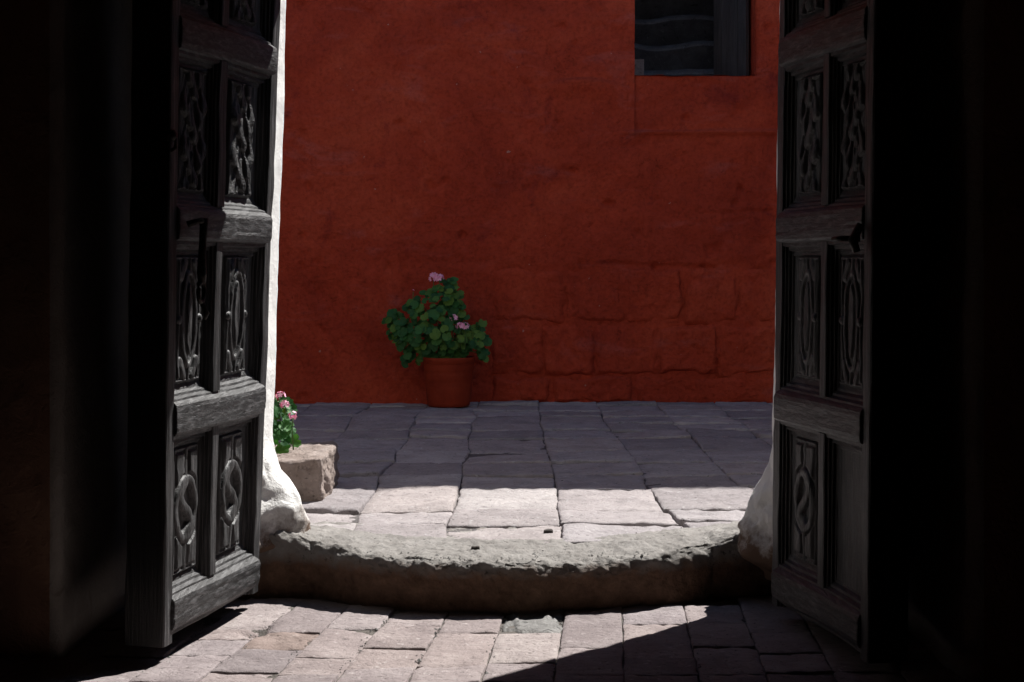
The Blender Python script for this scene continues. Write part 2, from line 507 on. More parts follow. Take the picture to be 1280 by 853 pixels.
# room floor: earth bed with brick columns that run slightly askew
room_floor = sheet("room_floor", -3.9, 3.9, -3.9, 5.95, -0.009, 0.003, 0.03, M['dirt'])
tag(room_floor, kind='structure')
X0S = [-1.93, -1.70, -1.48, -1.27, -1.055, -0.845, -0.636, -0.449, -0.239, -0.029, 0.190, 0.402, 0.633, 0.846, 1.06, 1.275, 1.49, 1.71, 1.93]
def kx(x): return float(np.interp(x, [-0.9, -0.64, 0.0, 0.6], [0.15, 0.132, 0.078, 0.062]))
def colx(x0, y): return x0 + kx(x0) * (y - 5.54)
first = {6: [5.36, 4.97], 7: [5.40, 5.08], 8: [5.29, 4.86], 9: [5.285, 4.90], 10: [5.09], 11: [5.42, 4.96], 12: [5.44, 5.10], 13: [5.30, 5.02], 5: [5.29, 5.08], 4: [5.35, 5.20, 5.0]}
seed = 100
for ci in range(len(X0S) - 1):
    ys = [5.86 if ci < 6 or ci > 12 else 5.72]
    ys += first.get(ci, [ys[0] - random.uniform(0.22, 0.34)])
    while ys[-1] > 3.4:
        ys.append(ys[-1] - random.choice([0.22, 0.27, 0.31, 0.36]) * random.uniform(0.93, 1.07))
    for a, b in zip(ys[:-1], ys[1:]):
        xl, xr = X0S[ci], X0S[ci + 1]
        mid = (colx((xl + xr) / 2, (a + b) / 2))
        if abs(mid) > 1.95: continue
        c = [(colx(xl, b), b), (colx(xr, b), b), (colx(xr, a), a), (colx(xl, a), a)]
        seed += 1
        mt, kw = M['paver_in'], {}
        name = "brick"
        if ci == 9 and a > 5.5:
            mt, kw, name = M['patch'], dict(rough=0.009, wob=0.012, n=22, edge=0.02), "mortar_patch"
        if ci == 5 and abs(b - 5.08) < 0.01 or (ci == 5 and False):
            mt, kw = M['paver_red'], dict(rough=0.005, wob=0.008, n=16)
        if ci == 4 and a < 4.9 and a > 4.5:
            mt = M['paver_red']
        paver(name, c, 0.005 if name == 'mortar_patch' else 0.0, mt, room_floor, seed, n=kw.pop('n', 12), gap=0.0022, tilt=0.0022, **{**dict(edge=0.0045, wob=0.0035, rough=0.0022), **kw})

# courtyard paving: long joints run away from the doorway
court = sheet("courtyard_paving", -9.0, 9.0, 6.0, 11.95, OUT_Z - 0.018, 0.003, 0.06, M['dirt_out'])
tag(court, kind='structure')
CX = [-3.2, -2.78, -2.36, -1.95, -1.53, -1.10, -0.665, -0.262, 0.196, 0.655, 1.117, 1.56, 2.0, 2.43, 2.87, 3.3]
CY = [5.92, 6.40, 6.74, 7.38, 7.84, 8.33, 8.85, 9.50, 9.92, 10.33, 10.76, 11.20, 11.62, 11.93]
for ci in range(len(CX) - 1):
    dj = [random.uniform(-0.035, 0.035) for _ in CY]
    for ri in range(len(CY) - 1):
        y0, y1 = CY[ri] + (dj[ri] if 0 < ri else 0), CY[ri + 1] + (dj[ri + 1] if ri + 1 < len(CY) - 1 else 0)
        xa, xb = CX[ci], CX[ci + 1]
        if ri < 3:     # nearer slabs fan out a little
            xa *= 1 + 0.10 * (3 - ri) / 3 * (xa > 0); xb *= 1 + 0.10 * (3 - ri) / 3 * (xb > 0)
        jit = lambda x, y: x + 0.030 * float(vnoise(np.array([x * 3.1, y * 3.7, 4.0]), 21))
        c = [(jit(xa, y0), y0), (jit(xb, y0), y0), (jit(xb, y1), y1), (jit(xa, y1), y1)]
        seed += 1
        paver("flagstone", c, OUT_Z, M['paver_out'], court, seed, n=14 if ri < 4 else 10, rough=0.0045, edge=0.009, wob=0.0055, tilt=0.005, gap=0.002, gap_y=0.004 if ri < 3 else 0.019)

# worn sill step in the doorway
def make_step():
    xs = np.linspace(-1.30, 1.30, 330)
    top = np.linspace(6.42, 0.0, 46)
    nprof_t, nprof_r, nprof_f = 60, 16, 34
    P = np.zeros((len(xs), nprof_t + nprof_r + nprof_f, 3))
    for i, x in enumerate(xs):
        ax = min(abs(x), 0.77)
        yf = 5.555 + 0.47 * ax * ax + 0.018 * float(vnoise(np.array([x * 5.0, 1.7, 0]), 31)) + 0.010 * float(vnoise(np.array([x * 17.0, 5.7, 0]), 33))
        r = 0.040
        zt = OUT_Z + 0.010 - 0.004 * math.exp(-(x / 0.5) ** 2) + 0.006 * float(vnoise(np.array([x * 4.0, 8.7, 0]), 32))
        yb = 6.5
        t = np.linspace(0, 1, nprof_t)
        ty = yb + (yf + r - yb) * (1 - (1 - t) ** 1.0)
        rise = 0.060 * float(sstep(0.70, 0.96, abs(x))) + 0.012 * float(sstep(0.35, 0.75, abs(x)))
        tz = zt + 0.008 + rise * sstep(6.12, 5.95, ty) + 0 * t - 0.008 * sstep(6.15, yf, ty) - 0.009 * sstep(yf + 0.14, yf, ty)
        # behind the sill the bed dips under the flagstones, whose edge follows an arc
        arc = 5.97 + 0.42 * min(abs(x), 1.02) ** 2
        tz = np.where(ty > arc, np.minimum(tz, zt - 0.025 * sstep(arc, arc + 0.03, ty)), tz)
        zf = tz[-1]
        a = np.linspace(0, math.pi / 2, nprof_r + 1)[1:]
        ry = yf + r - r * np.sin(a); rz = zf - r + r * np.cos(a)
        f = np.linspace(0, 1, nprof_f + 1)[1:]
        fy = yf + 0.020 * sstep(0, 0.6, f)
        fz = (zf - r) * (1 - f) + (-0.05) * f
        P[i, :, 0] = x
        P[i, :, 1] = np.concatenate([ty, ry, fy]); P[i, :, 2] = np.concatenate([tz, rz, fz])
    k = np.arange(P.shape[1])
    edge = np.exp(-((k - (nprof_t + 6)) / 9.0) ** 2)[None, :]
    n1 = fbm(P * 26, 4, 41); n2 = fbm(P * 60, 3, 47)
    crumb = np.clip(-n1 + 0.15, 0, 2) * edge
    P[..., 1] += crumb * 0.006 + 0.0035 * n2 * edge + 0.013 * fbm(P * 9, 6, 43, 0.58) * (k > nprof_t)[None, :]
    P[..., 2] -= crumb * 0.004
    P[..., 2] += (0.0042 + 0.0028 * np.exp(-((k - nprof_t) / 16.0) ** 2))[None, :] * fbm(P * 24, 5, 45, 0.66) * (k < nprof_t + 8)[None, :]
    kk = np.arange(P.shape[1] - 1)[None, :] - 5.0 * vnoise(np.stack([xs[:-1] * 9, xs[:-1] * 0 + 2.2, xs[:-1] * 0], -1), 49)[:, None]
    fm = np.where(kk >= nprof_t + 13, 1, 0).ravel()
    o = grid_obj("sill_step", P, None, None, mats=[M['sill']])
    return o
step = make_step()
tag(step, "worn grey stone doorstep with a crumbling rounded edge and brown face", "doorstep")

# ------------------------------------------------------------------ doorway wall: two piers and the wall over the opening
YI, YR, YO = 4.80, 5.66, 5.94      # room face, rebate, courtyard face (on the axis; the wall stands a little askew)
SKEW = 0.10
wall = tag(empty("doorway_wall", (0, 6.0, 0)), "thick whitewashed wall pierced by the open doorway", "wall")

def pier(side):
    s = side
    # plan path from the room face round the reveal, rebate and jamb to the courtyard face; x as distance from the axis
    if s < 0: xj_in, xj_out, xr = 0.972, 0.930, 1.462
    else:     xj_in, xj_out, xr = 1.000, 0.990, 1.400
    pts, mid = [], []
    def seg(a, b, n, m):
        for t in np.linspace(0, 1, n, endpoint=False):
            pts.append((a[0] + (b[0] - a[0]) * t, a[1] + (b[1] - a[1]) * t)); mid.append(m)
    def arc(c, r, a0, a1, n, m):
        for t in np.linspace(0, 1, n, endpoint=False):
            a = a0 + (a1 - a0) * t
            pts.append((c[0] + r * math.cos(a), c[1] + r * math.sin(a))); mid.append(m)
    r = 0.045
    seg((9.0, YI), (2.6, YI), 6, 0)
    seg((2.6, YI), (xr + r, YI), 40, 0)
    arc((xr + r, YI + r), r, -math.pi / 2, -math.pi, 8, 1)
    seg((xr, YI + r), (xr - 0.01, YR - 0.02), 45, 1)
    seg((xr - 0.01, YR), (xj_in + 0.02, YR), 20, 1)
    seg((xj_in, YR + 0.02), (xj_out, YO - 0.05), 26, 2)
    arc((xj_out + 0.05, YO - 0.05), 0.05, math.pi, math.pi / 2, 8, 2)
    seg((xj_out + 0.05, YO), (2.6, YO), 24, 3)
    seg((2.6, YO), (9.0, YO), 6, 3)
    pts.append((9.0, YO)); mid.append(3)
    pts = np.array(pts)
    zs = np.concatenate([np.linspace(-0.1, 0.95, 80, endpoint=False), np.linspace(0.95, 3.3, 110, endpoint=False), np.linspace(3.3, 4.6, 8)])
    P = np.zeros((len(pts), len(zs), 3))
    P[..., 0] = pts[:, None, 0]; P[..., 1] = pts[:, None, 1]; P[..., 2] = zs[None, :]
    # the opening leans a little; its foot swells where plaster was piled up
    w_j = sstep(YR - 0.12, YR + 0.05, P[..., 1]) * sstep(1.9, 1.35, P[..., 0])
    z = P[..., 2]
    lean = (0.031 if s < 0 else -0.020) * (z - 0.8)
    P[..., 0] -= w_j * lean
    q = P * np.array([s, 1, 1])
    bl = 0.150 if s < 0 else 0.150
    bul = bl * sstep(0.60, 0.17, z) ** 0.8 * sstep(0.10, 0.19, z) * sstep(5.68, 5.82, P[..., 1]) * (1 + 0.16 * fbm(q * 6, 3, 52)) * np.exp(-((P[..., 1] - (5.90 if s < 0 else 5.93)) / 0.19) ** 2)
    ruf = 0.024 * fbm(q * 10, 5, 53) * sstep(0.7, 0.3, z)
    P[..., 0] -= w_j * (bul + ruf)
    wob = 0.010 * fbm(q * np.array([2.2, 2.2, 2.0]), 2, 54) + 0.0022 * fbm(q * 13, 4, 55)
    nx = np.gradient(pts[:, 1]); ny = -np.gradient(pts[:, 0]); ln = np.hypot(nx, ny) + 1e-9
    P[..., 0] -= (nx / ln)[:, None] * wob * -1; P[..., 1] += (ny / ln)[:, None] * wob * 1
    P[..., 0] += (0.12 * sstep(0.20, 0.14, z) if s < 0 else 0.10 * sstep(0.09, 0.04, z)) * w_j * (P[..., 0] < 1.25)
    P[..., 0] *= s
    P[..., 1] -= SKEW * np.clip(P[..., 0], -4.5, 4.5)
    mid = np.array(mid)[:-1]
    zc = (zs[:-1] + zs[1:]) / 2
    fm = np.repeat(mid[:, None], len(zc), 1)
    low = (fm == 2) & (zc[None, :] < 0.62)
    fm = np.where(low, 4, fm)
    top_cap = None
    o = grid_obj("pier", P, None, wall, flip=(s > 0), mats=[M['room'], M['reveal'], M['white'], M['reveal'], M['white_low']], fmat=fm.ravel())
    return o
pier(-1); pier(1)
def lintel():
    xs = np.linspace(-1.7, 1.7, 70)
    pr = [(YI, 4.6), (YI, 3.03), (YI + 0.03, 3.005)] + [(y, 3.0) for y in np.linspace(YI + 0.1, YR + 0.02, 14)] + [(YR + 0.03, 2.84)] + [(y, 2.82) for y in np.linspace(YR + 0.05, YO - 0.03, 5)] + [(YO, 2.845), (YO, 4.6)]
    P = np.zeros((len(xs), len(pr), 3))
    P[..., 0] = xs[:, None]
    P[..., 1] = [p[0] for p in pr]; P[..., 2] = [p[1] for p in pr]
    P[..., 1] += 0.004 * np.sign(P[..., 1] - 5.6); P[..., 2] += 0.012 * fbm(P * 4, 3, 61)
    P[..., 1] -= SKEW * P[..., 0]
    n = len(pr) - 1
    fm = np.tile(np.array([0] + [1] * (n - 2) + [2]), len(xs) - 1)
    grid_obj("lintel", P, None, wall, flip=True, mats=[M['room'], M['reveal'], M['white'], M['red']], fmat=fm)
    v, f = box_mesh(-9.0, 9.0, YI + 0.02, YO - 0.02, 4.40, 4.62)
    v = [(x, y - SKEW * max(-4.5, min(4.5, x)), z) for x, y, z in v]
    mesh_obj("coping", v, f, M['white'], wall, smooth=False)
lintel()

# the dark room the picture is taken from
for nm, b in (("room_wall", (-4.2, -3.9, -4.2, YI + 0.5, -0.1, 3.7)), ("room_wall", (3.9, 4.2, -4.2, YI + 0.5, -0.1, 3.7)), ("room_wall", (-4.2, 4.2, -4.4, -4.15, -0.1, 3.7)), ("room_ceiling", (-4.3, 4.3, -4.3, YI + 0.5, 3.62, 3.85))):
    tag(box_obj(nm, b, M['room']), kind='structure')

# ------------------------------------------------------------------ red courtyard wall
YW = 11.85
WX0, WX1, WZ0, WZ1 = 0.955, 1.895, 2.735, 4.35      # window opening
RZ = 2.31                                             # foot of the blocked-up niche under the window
H_W = 8.90
redwall = tag(empty("red_wall", (0, YW, 0)), "tall red limewashed courtyard wall with a dark window opening", "wall")
def axis(dense, coarse, extra):
    a = np.concatenate([coarse[coarse < dense[0] - 1e-6], dense, coarse[coarse > dense[-1] + 1e-6]])
    ex = np.concatenate([[e - 0.005, e, e + 0.005] for e in extra])
    a = np.array([x for x in a if np.min(np.abs(ex - x)) > 0.006])
    return np.sort(np.concatenate([a, ex]))
xs = axis(np.arange(-2.6, 2.61, 0.0165), np.arange(-9, 9.1, 0.4), [WX0, WX1, 2.75])
zs = axis(np.arange(0.10, 3.7, 0.0165), np.arange(0.1, H_W + 0.01, 0.35), [WZ0, WZ1, RZ])
X, Z = np.meshgrid(xs, zs, indexing='ij')
P = np.stack([X, np.full_like(X, YW), Z], -1)
q = P * np.array([1, 0, 1])
out = 0.020 * fbm(q * 1.3, 4, 71) + 0.014 * fbm(q * 5, 4, 72) + 0.0050 * fbm(q * 18, 3, 73)
# pits and knocks
out -= 0.018 * np.clip(fbm(q * 8, 2, 74) - 0.78, 0, 1) * 4
# ledge of swollen plaster left of the window, and faint buried courses at the right
lx = np.exp(-((X - 0.55) / 0.30) ** 2)
lzv = 2.70 - 0.05 * ((X - 0.55) / 0.3) ** 2
out += 0.060 * lx * np.where(Z > lzv, np.exp(-((Z - lzv) / 0.012) ** 2), np.exp(-((Z - lzv) / 0.10) ** 2))
def seam(x0, z0, x1, z1, w, d):
    global out
    t = np.clip(((X - x0) * (x1 - x0) + (Z - z0) * (z1 - z0)) / ((x1 - x0) ** 2 + (z1 - z0) ** 2), 0, 1)
    dd = np.hypot(X - (x0 + t * (x1 - x0)), Z - (z0 + t * (z1 - z0))) + 0.012 * fbm(q * 9, 3, 76)
    out = out - d * np.exp(-(dd / w) ** 2)
for s_ in ((0.72, 1.27, 1.58, 1.235, 0.014, 0.020), (0.72, 1.27, 0.75, 1.58, 0.014, 0.008), (1.08, 1.27, 1.10, 1.62, 0.012, 0.012), (1.5, 1.66, 2.3, 1.70, 0.012, 0.018),
           (1.85, 1.70, 1.84, 2.1, 0.014, 0.010), (1.0, 1.72, 1.03, 1.30, 0.012, 0.010), (-1.72, 2.05, -1.3, 2.04, 0.012, 0.010), (-0.9, 2.98, 0.3, 2.95, 0.02, 0.007),
           (-1.2, 1.30, -0.2, 1.28, 0.03, 0.006), (0.36, 2.17, 1.0, 2.20, 0.02, 0.008)):
    seam(*s_)
niche = ((X > WX0) & (X < 2.75) & (Z > RZ + 0.016 * vnoise(q * 3, 77))) * 1.0
out -= 0.026 * niche
out += 0.030 * np.exp(-((Z - RZ + 0.016) / 0.016) ** 2) * sstep(0.80, 0.95, X) * sstep(2.9, 2.7, X)
low = sstep(-0.26, -0.10, X) * sstep(1.30, 1.20, Z) * sstep(2.6, 2.3, X)
out -= 0.014 * low
out += 0.05 * sstep(0.42, 0.16, Z) * sstep(0.0, -0.6, X) * 0.5
P[..., 1] = YW - out
xc, zc = (xs[:-1] + xs[1:]) / 2, (zs[:-1] + zs[1:]) / 2
hole = (xc[:, None] > WX0) & (xc[:, None] < WX1) & (zc[None, :] > WZ0) & (zc[None, :] < WZ1)
grid_obj("wall_face", P, M['red'], redwall, keep=~hole)
WD = 0.42                                             # thickness at the window
def reveal():
    loop = [(WX0, WZ0), (WX1, WZ0), (WX1, WZ1), (WX0, WZ1)]
    dense = []
    for a, b in zip(loop, loop[1:] + loop[:1]):
        n = 30
        for t in np.linspace(0, 1, n, endpoint=False):
            dense.append((a[0] + (b[0] - a[0]) * t, a[1] + (b[1] - a[1]) * t))
    dense = np.array(dense)
    ys_ = np.linspace(YW - 0.002, YW + WD, 12)
    R = np.zeros((len(dense), len(ys_), 3))
    R[..., 0] = dense[:, None, 0]; R[..., 2] = dense[:, None, 1]; R[..., 1] = ys_
    n = 0.008 * fbm(R * 8, 3, 81)
    R[..., 2] += n * (np.abs(R[..., 2] - WZ0) < 0.02) - 0.0
    grid_obj("window_reveal", R, M['red'], redwall, closed_u=True, flip=False)
reveal()
# the masonry behind and above: back face with the same opening, and the coping
for nm, b in (("wall_core", (-9, WX0 - 0.004, YW + 0.14, YW + WD, 0, H_W)), ("wall_core", (WX1 + 0.004, 9, YW + 0.14, YW + WD, 0, H_W)),
              ("wall_core", (WX0 - 0.004, WX1 + 0.004, YW + 0.14, YW + WD - 0.003, 0, WZ0 - 0.02)), ("wall_core", (WX0 - 0.004, WX1 + 0.004, YW + 0.14, YW + WD - 0.003, WZ1 + 0.02, H_W)),
              ("coping", (-9.05, 9.05, YW - 0.04, YW + WD + 0.05, H_W - 0.04, H_W + 0.02))):
    box_obj(nm, b, M['red'], redwall)

for x0, x1 in ((-5.6, -5.2), (5.2, 5.6)):  # unseen walls, added to block low sky and bounce neutral light
    tag(box_obj("added_side_wall", (x0, x1, 6.45 if x0 < 0 else 5.5, YW - 0.05, 0.0, 4.2), M['reveal']), kind='structure')

# blocks that show through the plaster, lower right: each its own stone
def stone_block(x0, x1, z0, z1, seed, proud):
    n, m = 34, 26
    a = np.linspace(0, 1, n); b = np.linspace(0, 1, m)
    A, B = np.meshgrid(a, b, indexing='ij')
    gp = 0.010
    Q = np.stack([x0 + gp + A * (x1 - x0 - 2 * gp), np.full_like(A, YW), z0 + gp + B * (z1 - z0 - 2 * gp)], -1)
    w1 = fbm(Q * np.array([6, 0, 6]) + seed, 3, 91); w2 = fbm(Q * np.array([6, 0, 6]) + seed + 30, 3, 92)
    w3 = fbm(Q * np.array([24, 0, 24]) + seed, 3, 97)
    Q[..., 0] += 0.020 * w1 + 0.007 * w3; Q[..., 2] += 0.018 * w2 + 0.007 * np.roll(w3, 5, 0)
    d = np.minimum(np.minimum(A, 1 - A) * (x1 - x0), np.minimum(B, 1 - B) * (z1 - z0))
    dome = sstep(0, 0.034, d) ** 0.8
    qq = Q * np.array([1, 0, 1])
    h = 0.020 * fbm(qq * 1.3, 4, 71)     # follows the wall's own swell
    sink = 0.030 * np.clip(0.62 + 0.9 * fbm(qq * 2.6 + seed, 3, 98), 0.52, 1.0)
    h = h - sink + dome * (sink + 0.003 + proud) + 0.014 * fbm(qq * 7 + seed, 4, 93) * dome + 0.0055 * fbm(qq * 24, 4, 94)
    Q[..., 1] = YW - h
    grid_obj("stone_block", Q, M['red'], redwall)
rows = [(0.80, 1.238, [-0.14, 0.42, 0.886, 1.34, 1.76, 2.25]), (0.396, 0.80, [-0.20, 0.237, 0.64, 1.135, 1.61, 2.15]), (0.17, 0.396, [-0.16, 0.31, 0.95, 1.40, 2.1])]
for z0, z1, jx in rows:
    for a, b in zip(jx[:-1], jx[1:]):
        seed += 1
        stone_block(a, b, z0 + random.uniform(-0.008, 0.008), z1, seed, random.uniform(-0.004, 0.012))

# stair behind the window, going up and away between two added walls
stair = tag(empty("stone_stairway", (1.45, 12.6, 2.4)), "dark stone steps climbing away behind the window opening", "stairway")
def tread(i):
    y0 = 12.55 + 0.30 * i
    zt = 2.90 + 0.265 * i
    xs_ = np.linspace(0.72, 2.5, 60)
    pr = [(y0 + 0.40, zt), (y0 + 0.2, zt), (y0 + 0.075, zt - 0.002), (y0 + 0.045, zt - 0.012), (y0 + 0.016, zt - 0.032), (y0, zt - 0.055), (y0 + 0.008, zt - 0.075), (y0 + 0.018, zt - 0.10), (y0 + 0.02, zt - 0.32)]
    T = np.zeros((len(xs_), len(pr), 3))
    T[..., 0] = xs_[:, None]; T[..., 1] = [p[0] for p in pr]; T[..., 2] = [p[1] for p in pr]
    sag = -0.035 * np.exp(-((xs_ - 1.18 - 0.06 * math.sin(i * 2)) / 0.26) ** 2) + 0.012 * vnoise(np.stack([xs_ * 5, np.full_like(xs_, i * 3.1), xs_ * 0], -1), 95)
    T[..., 2] += sag[:, None]
    T[..., 1] += 0.006 * fbm(T * 6, 3, 96)
    fm_ = np.tile(np.array([0] * 5 + [1] * (len(pr) - 6)), len(xs_) - 1)  # sky-lit nosings and shaded risers told apart by colour
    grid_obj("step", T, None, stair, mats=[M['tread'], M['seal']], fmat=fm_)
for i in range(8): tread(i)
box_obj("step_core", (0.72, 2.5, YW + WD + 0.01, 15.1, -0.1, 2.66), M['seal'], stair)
vv, ff = box_mesh(0.96, 1.07, 12.32, 12.62, 2.66, 2.925)
mesh_obj("kerb_stone", vv, ff, M['block'], stair, smooth=False)
well = tag(empty("added_shaft_walls", (1.6, 13.7, 0)), "added unseen walls keeping sun off the steps behind the window", "wall")
for b in ((0.4, 0.72, YW + WD + 0.01, 15.3, 0, H_W), (2.5, 2.8, YW + WD + 0.01, 15.3, 0, H_W), (0.4, 2.8, 15.1, 15.4, 0, H_W + 0.01)):  # unseen shaft, carried up tall to keep direct sun off the steps
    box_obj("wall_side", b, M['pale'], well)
box_obj("added_shaft_cover", (0.72, 2.5, YW + WD + 0.02, 13.0, 4.6, 4.8), M['pale'], well)  # unseen cover, sized to cut the sky light falling on the steps

# wooden shutter folded back inside the window
sh = tag(empty("window_shutter", (1.87, 12.0, WZ0)), "dark plank shutter folded inward at the right of the window", "shutter")
p0, p1 = np.array([1.872, 12.02]), np.array([1.665, 12.36])
dv = (p1 - p0) / np.linalg.norm(p1 - p0); nv = np.array([-dv[1], dv[0]])
for i in range(4):
    w = 0.096; a = p0 + dv * (i * 0.1); b = a + dv * w
    t = 0.028 + 0.006 * (i % 2)
    cs = [a, b, b + nv * t, a + nv * t]
    z0, z1 = WZ0 + 0.012 + 0.004 * i, WZ1 - 0.03
    v = [(c[0], c[1], z0) for c in cs] + [(c[0], c[1], z1) for c in cs]
    mesh_obj("plank", v, [(0, 3, 2, 1), (4, 5, 6, 7), (0, 1, 5, 4), (1, 2, 6, 5), (2, 3, 7, 6), (3, 0, 4, 7)], M['wood_s'], sh, smooth=False)

# ------------------------------------------------------------------ carved double door
def px_point(px, Yd): return (px - 640) / F * Yd
PITCH_Z = [0.150, 0.785, 1.420, 2.045, 2.665]         # rail centres
W = 0.845
def carve_base(x, y, hw, hh):
    """raised plate with a border"""
    d = np.minimum(hw - np.abs(x), hh - np.abs(y))
    return d, 0.016 * sstep(-0.001, 0.005, d)
def bump_d(d, w, h): return h * np.clip(1 - (d / w) ** 2, 0, 1) ** 0.34
def seg_d(x, y, a, b):
    ax, ay = a; bx, by = b
    t = np.clip(((x - ax) * (bx - ax) + (y - ay) * (by - ay)) / ((bx - ax) ** 2 + (by - ay) ** 2 + 1e-12), 0, 1)
    return np.hypot(x - ax - t * (bx - ax), y - ay - t * (by - ay))
def poly_d(x, y, pts):
    d = np.full(x.shape, 9.0)
    for a, b in zip(pts[:-1], pts[1:]):
        d = np.minimum(d, seg_d(x, y, a, b))
    return d
def ell_d(x, y, a, b): 
    k = np.sqrt((x / a) ** 2 + (y / b) ** 2) + 1e-6
    return (k - 1) * (a * b) / np.sqrt((b * x / (k * a)) ** 2 + (a * y / (k * b)) ** 2 + 1e-9) * 1.0
def design_ring(x, y, hw, hh):
    d, h = carve_base(x, y, hw, hh)
    inside = d > 0.010
    a, b = hw * 0.76, hh * 0.47
    e = ell_d(x, y, a, b)
    g_ = np.where(inside, -0.010, 0.0)                                 # sunk field inside the border
    pads = (e > 0.022) & (np.abs(x) > 0.017) & (d > 0.018)
    pd = np.minimum(np.minimum(e - 0.022, np.abs(x) - 0.017), d - 0.018)
    g_ = np.where(pads, g_ + 0.024 * sstep(0, 0.006, pd), g_)
    g_ = np.where((np.abs(x) < 0.012) & (e > 0), np.maximum(g_, -0.010 + bump_d(np.abs(x), 0.012, 0.018)), g_)
    ring = -0.010 + bump_d(np.abs(e), 0.016, 0.028)
    g_ = np.maximum(g_, np.where(np.abs(e) < 0.016, ring, -1))
    th = np.linspace(0, 1, 24)
    sx = a * 0.50 * np.sin(th * 2 * np.pi) * 1.0; sy = (th - 0.5) * 2 * b * 0.92
    sd = poly_d(x, y, list(zip(-sx, sy)))
    g_ = np.maximum(g_, np.where(sd < 0.019, -0.010 + bump_d(sd, 0.019, 0.026), -1))
    g_ = np.where((e < -0.016) & (sd > 0.022), g_ - 0.012, g_)
    return h * 0.8 + 0.42 * g_ * sstep(0, 0.004, d)
def design_oval(x, y, hw, hh):
    d, h = carve_base(x, y, hw, hh)
    g_ = np.where(d > 0.009, -0.009, 0.0)
    e = ell_d(x, y, 0.026, hh * 0.60)
    g_ = np.maximum(g_, -0.009 + 0.018 * sstep(0.0, -0.010, e))
    e2 = ell_d(x, y, 0.052, hh * 0.74)
    g_ = np.maximum(g_, np.where(np.abs(e2) < 0.010, -0.009 + bump_d(np.abs(e2), 0.010, 0.020), -1))
    for sx in (-1, 1):
        bd = np.hypot(x - sx * 0.072, y)
        g_ = np.maximum(g_, np.where(bd < 0.016, -0.009 + bump_d(bd, 0.016, 0.030), -1))
        bar = seg_d(x, y, (sx * 0.074, 0.02), (sx * 0.074, hh - 0.02)); bar = np.minimum(bar, seg_d(x, y, (sx * 0.074, -0.02), (sx * 0.074, -hh + 0.02)))
        g_ = np.maximum(g_, np.where(bar < 0.007, -0.009 + bump_d(bar, 0.007, 0.014), -1))
        for sy in (-1, 1):
            lf = poly_d(x, y, [(sx * 0.034, sy * hh * 0.90), (sx * 0.048, sy * hh * 0.80), (sx * 0.058, sy * hh * 0.66)])
            g_ = np.maximum(g_, np.where(lf < 0.015, -0.009 + bump_d(lf, 0.015, 0.020), -1))
    st = seg_d(x, y, (0, hh * 0.74), (0, hh * 0.95)); st = np.minimum(st, seg_d(x, y, (0, -hh * 0.74), (0, -hh * 0.95)))
    g_ = np.maximum(g_, np.where(st < 0.008, -0.009 + bump_d(st, 0.008, 0.018), -1))
    return h * 0.8 + 0.42 * g_ * sstep(0, 0.004, d)
def design_plume(x, y, hw, hh):
    d, h = carve_base(x, y, hw, hh)
    g_ = np.where(d > 0.008, -0.008, 0.0)
    for r in range(-3, 4):
        for sx, oy, ww in ((0, 0.0, 0.026), (-0.058, -0.055, 0.024), (0.058, -0.055, 0.024), (-0.030, -0.10, 0.018), (0.030, -0.10, 0.018)):
            cy = r * 0.145 + oy
            yy = y - cy; xx = x - sx - 0.010 * np.sin(yy * 40 + sx * 30)
            wy = ww * np.clip(0.25 + 0.75 * sstep(0.075, -0.03, yy), 0, 1) * sstep(-0.052, -0.030, yy) + 1e-4
            k = np.clip(1 - (xx / wy) ** 2, 0, 1)
            t = np.where((yy > -0.052) & (yy < 0.075), np.sqrt(k) * (0.034 - 0.22 * np.abs(yy + 0.018) ** 1.0 * 1.0), 0)
            g_ = np.maximum(g_, -0.008 + np.where(k > 0, np.maximum(t, 0.004), 0))
            rib = np.where((np.abs(xx) < 0.003) & (np.abs(yy) < 0.045), -0.004, 0)
            g_ = g_ + rib * (t > 0.006)
    return h * 0.8 + 0.50 * g_ * sstep(0.004, 0.010, d)
def design_plain(x, y, hw, hh):
    return 0.004 * np.ones_like(x)

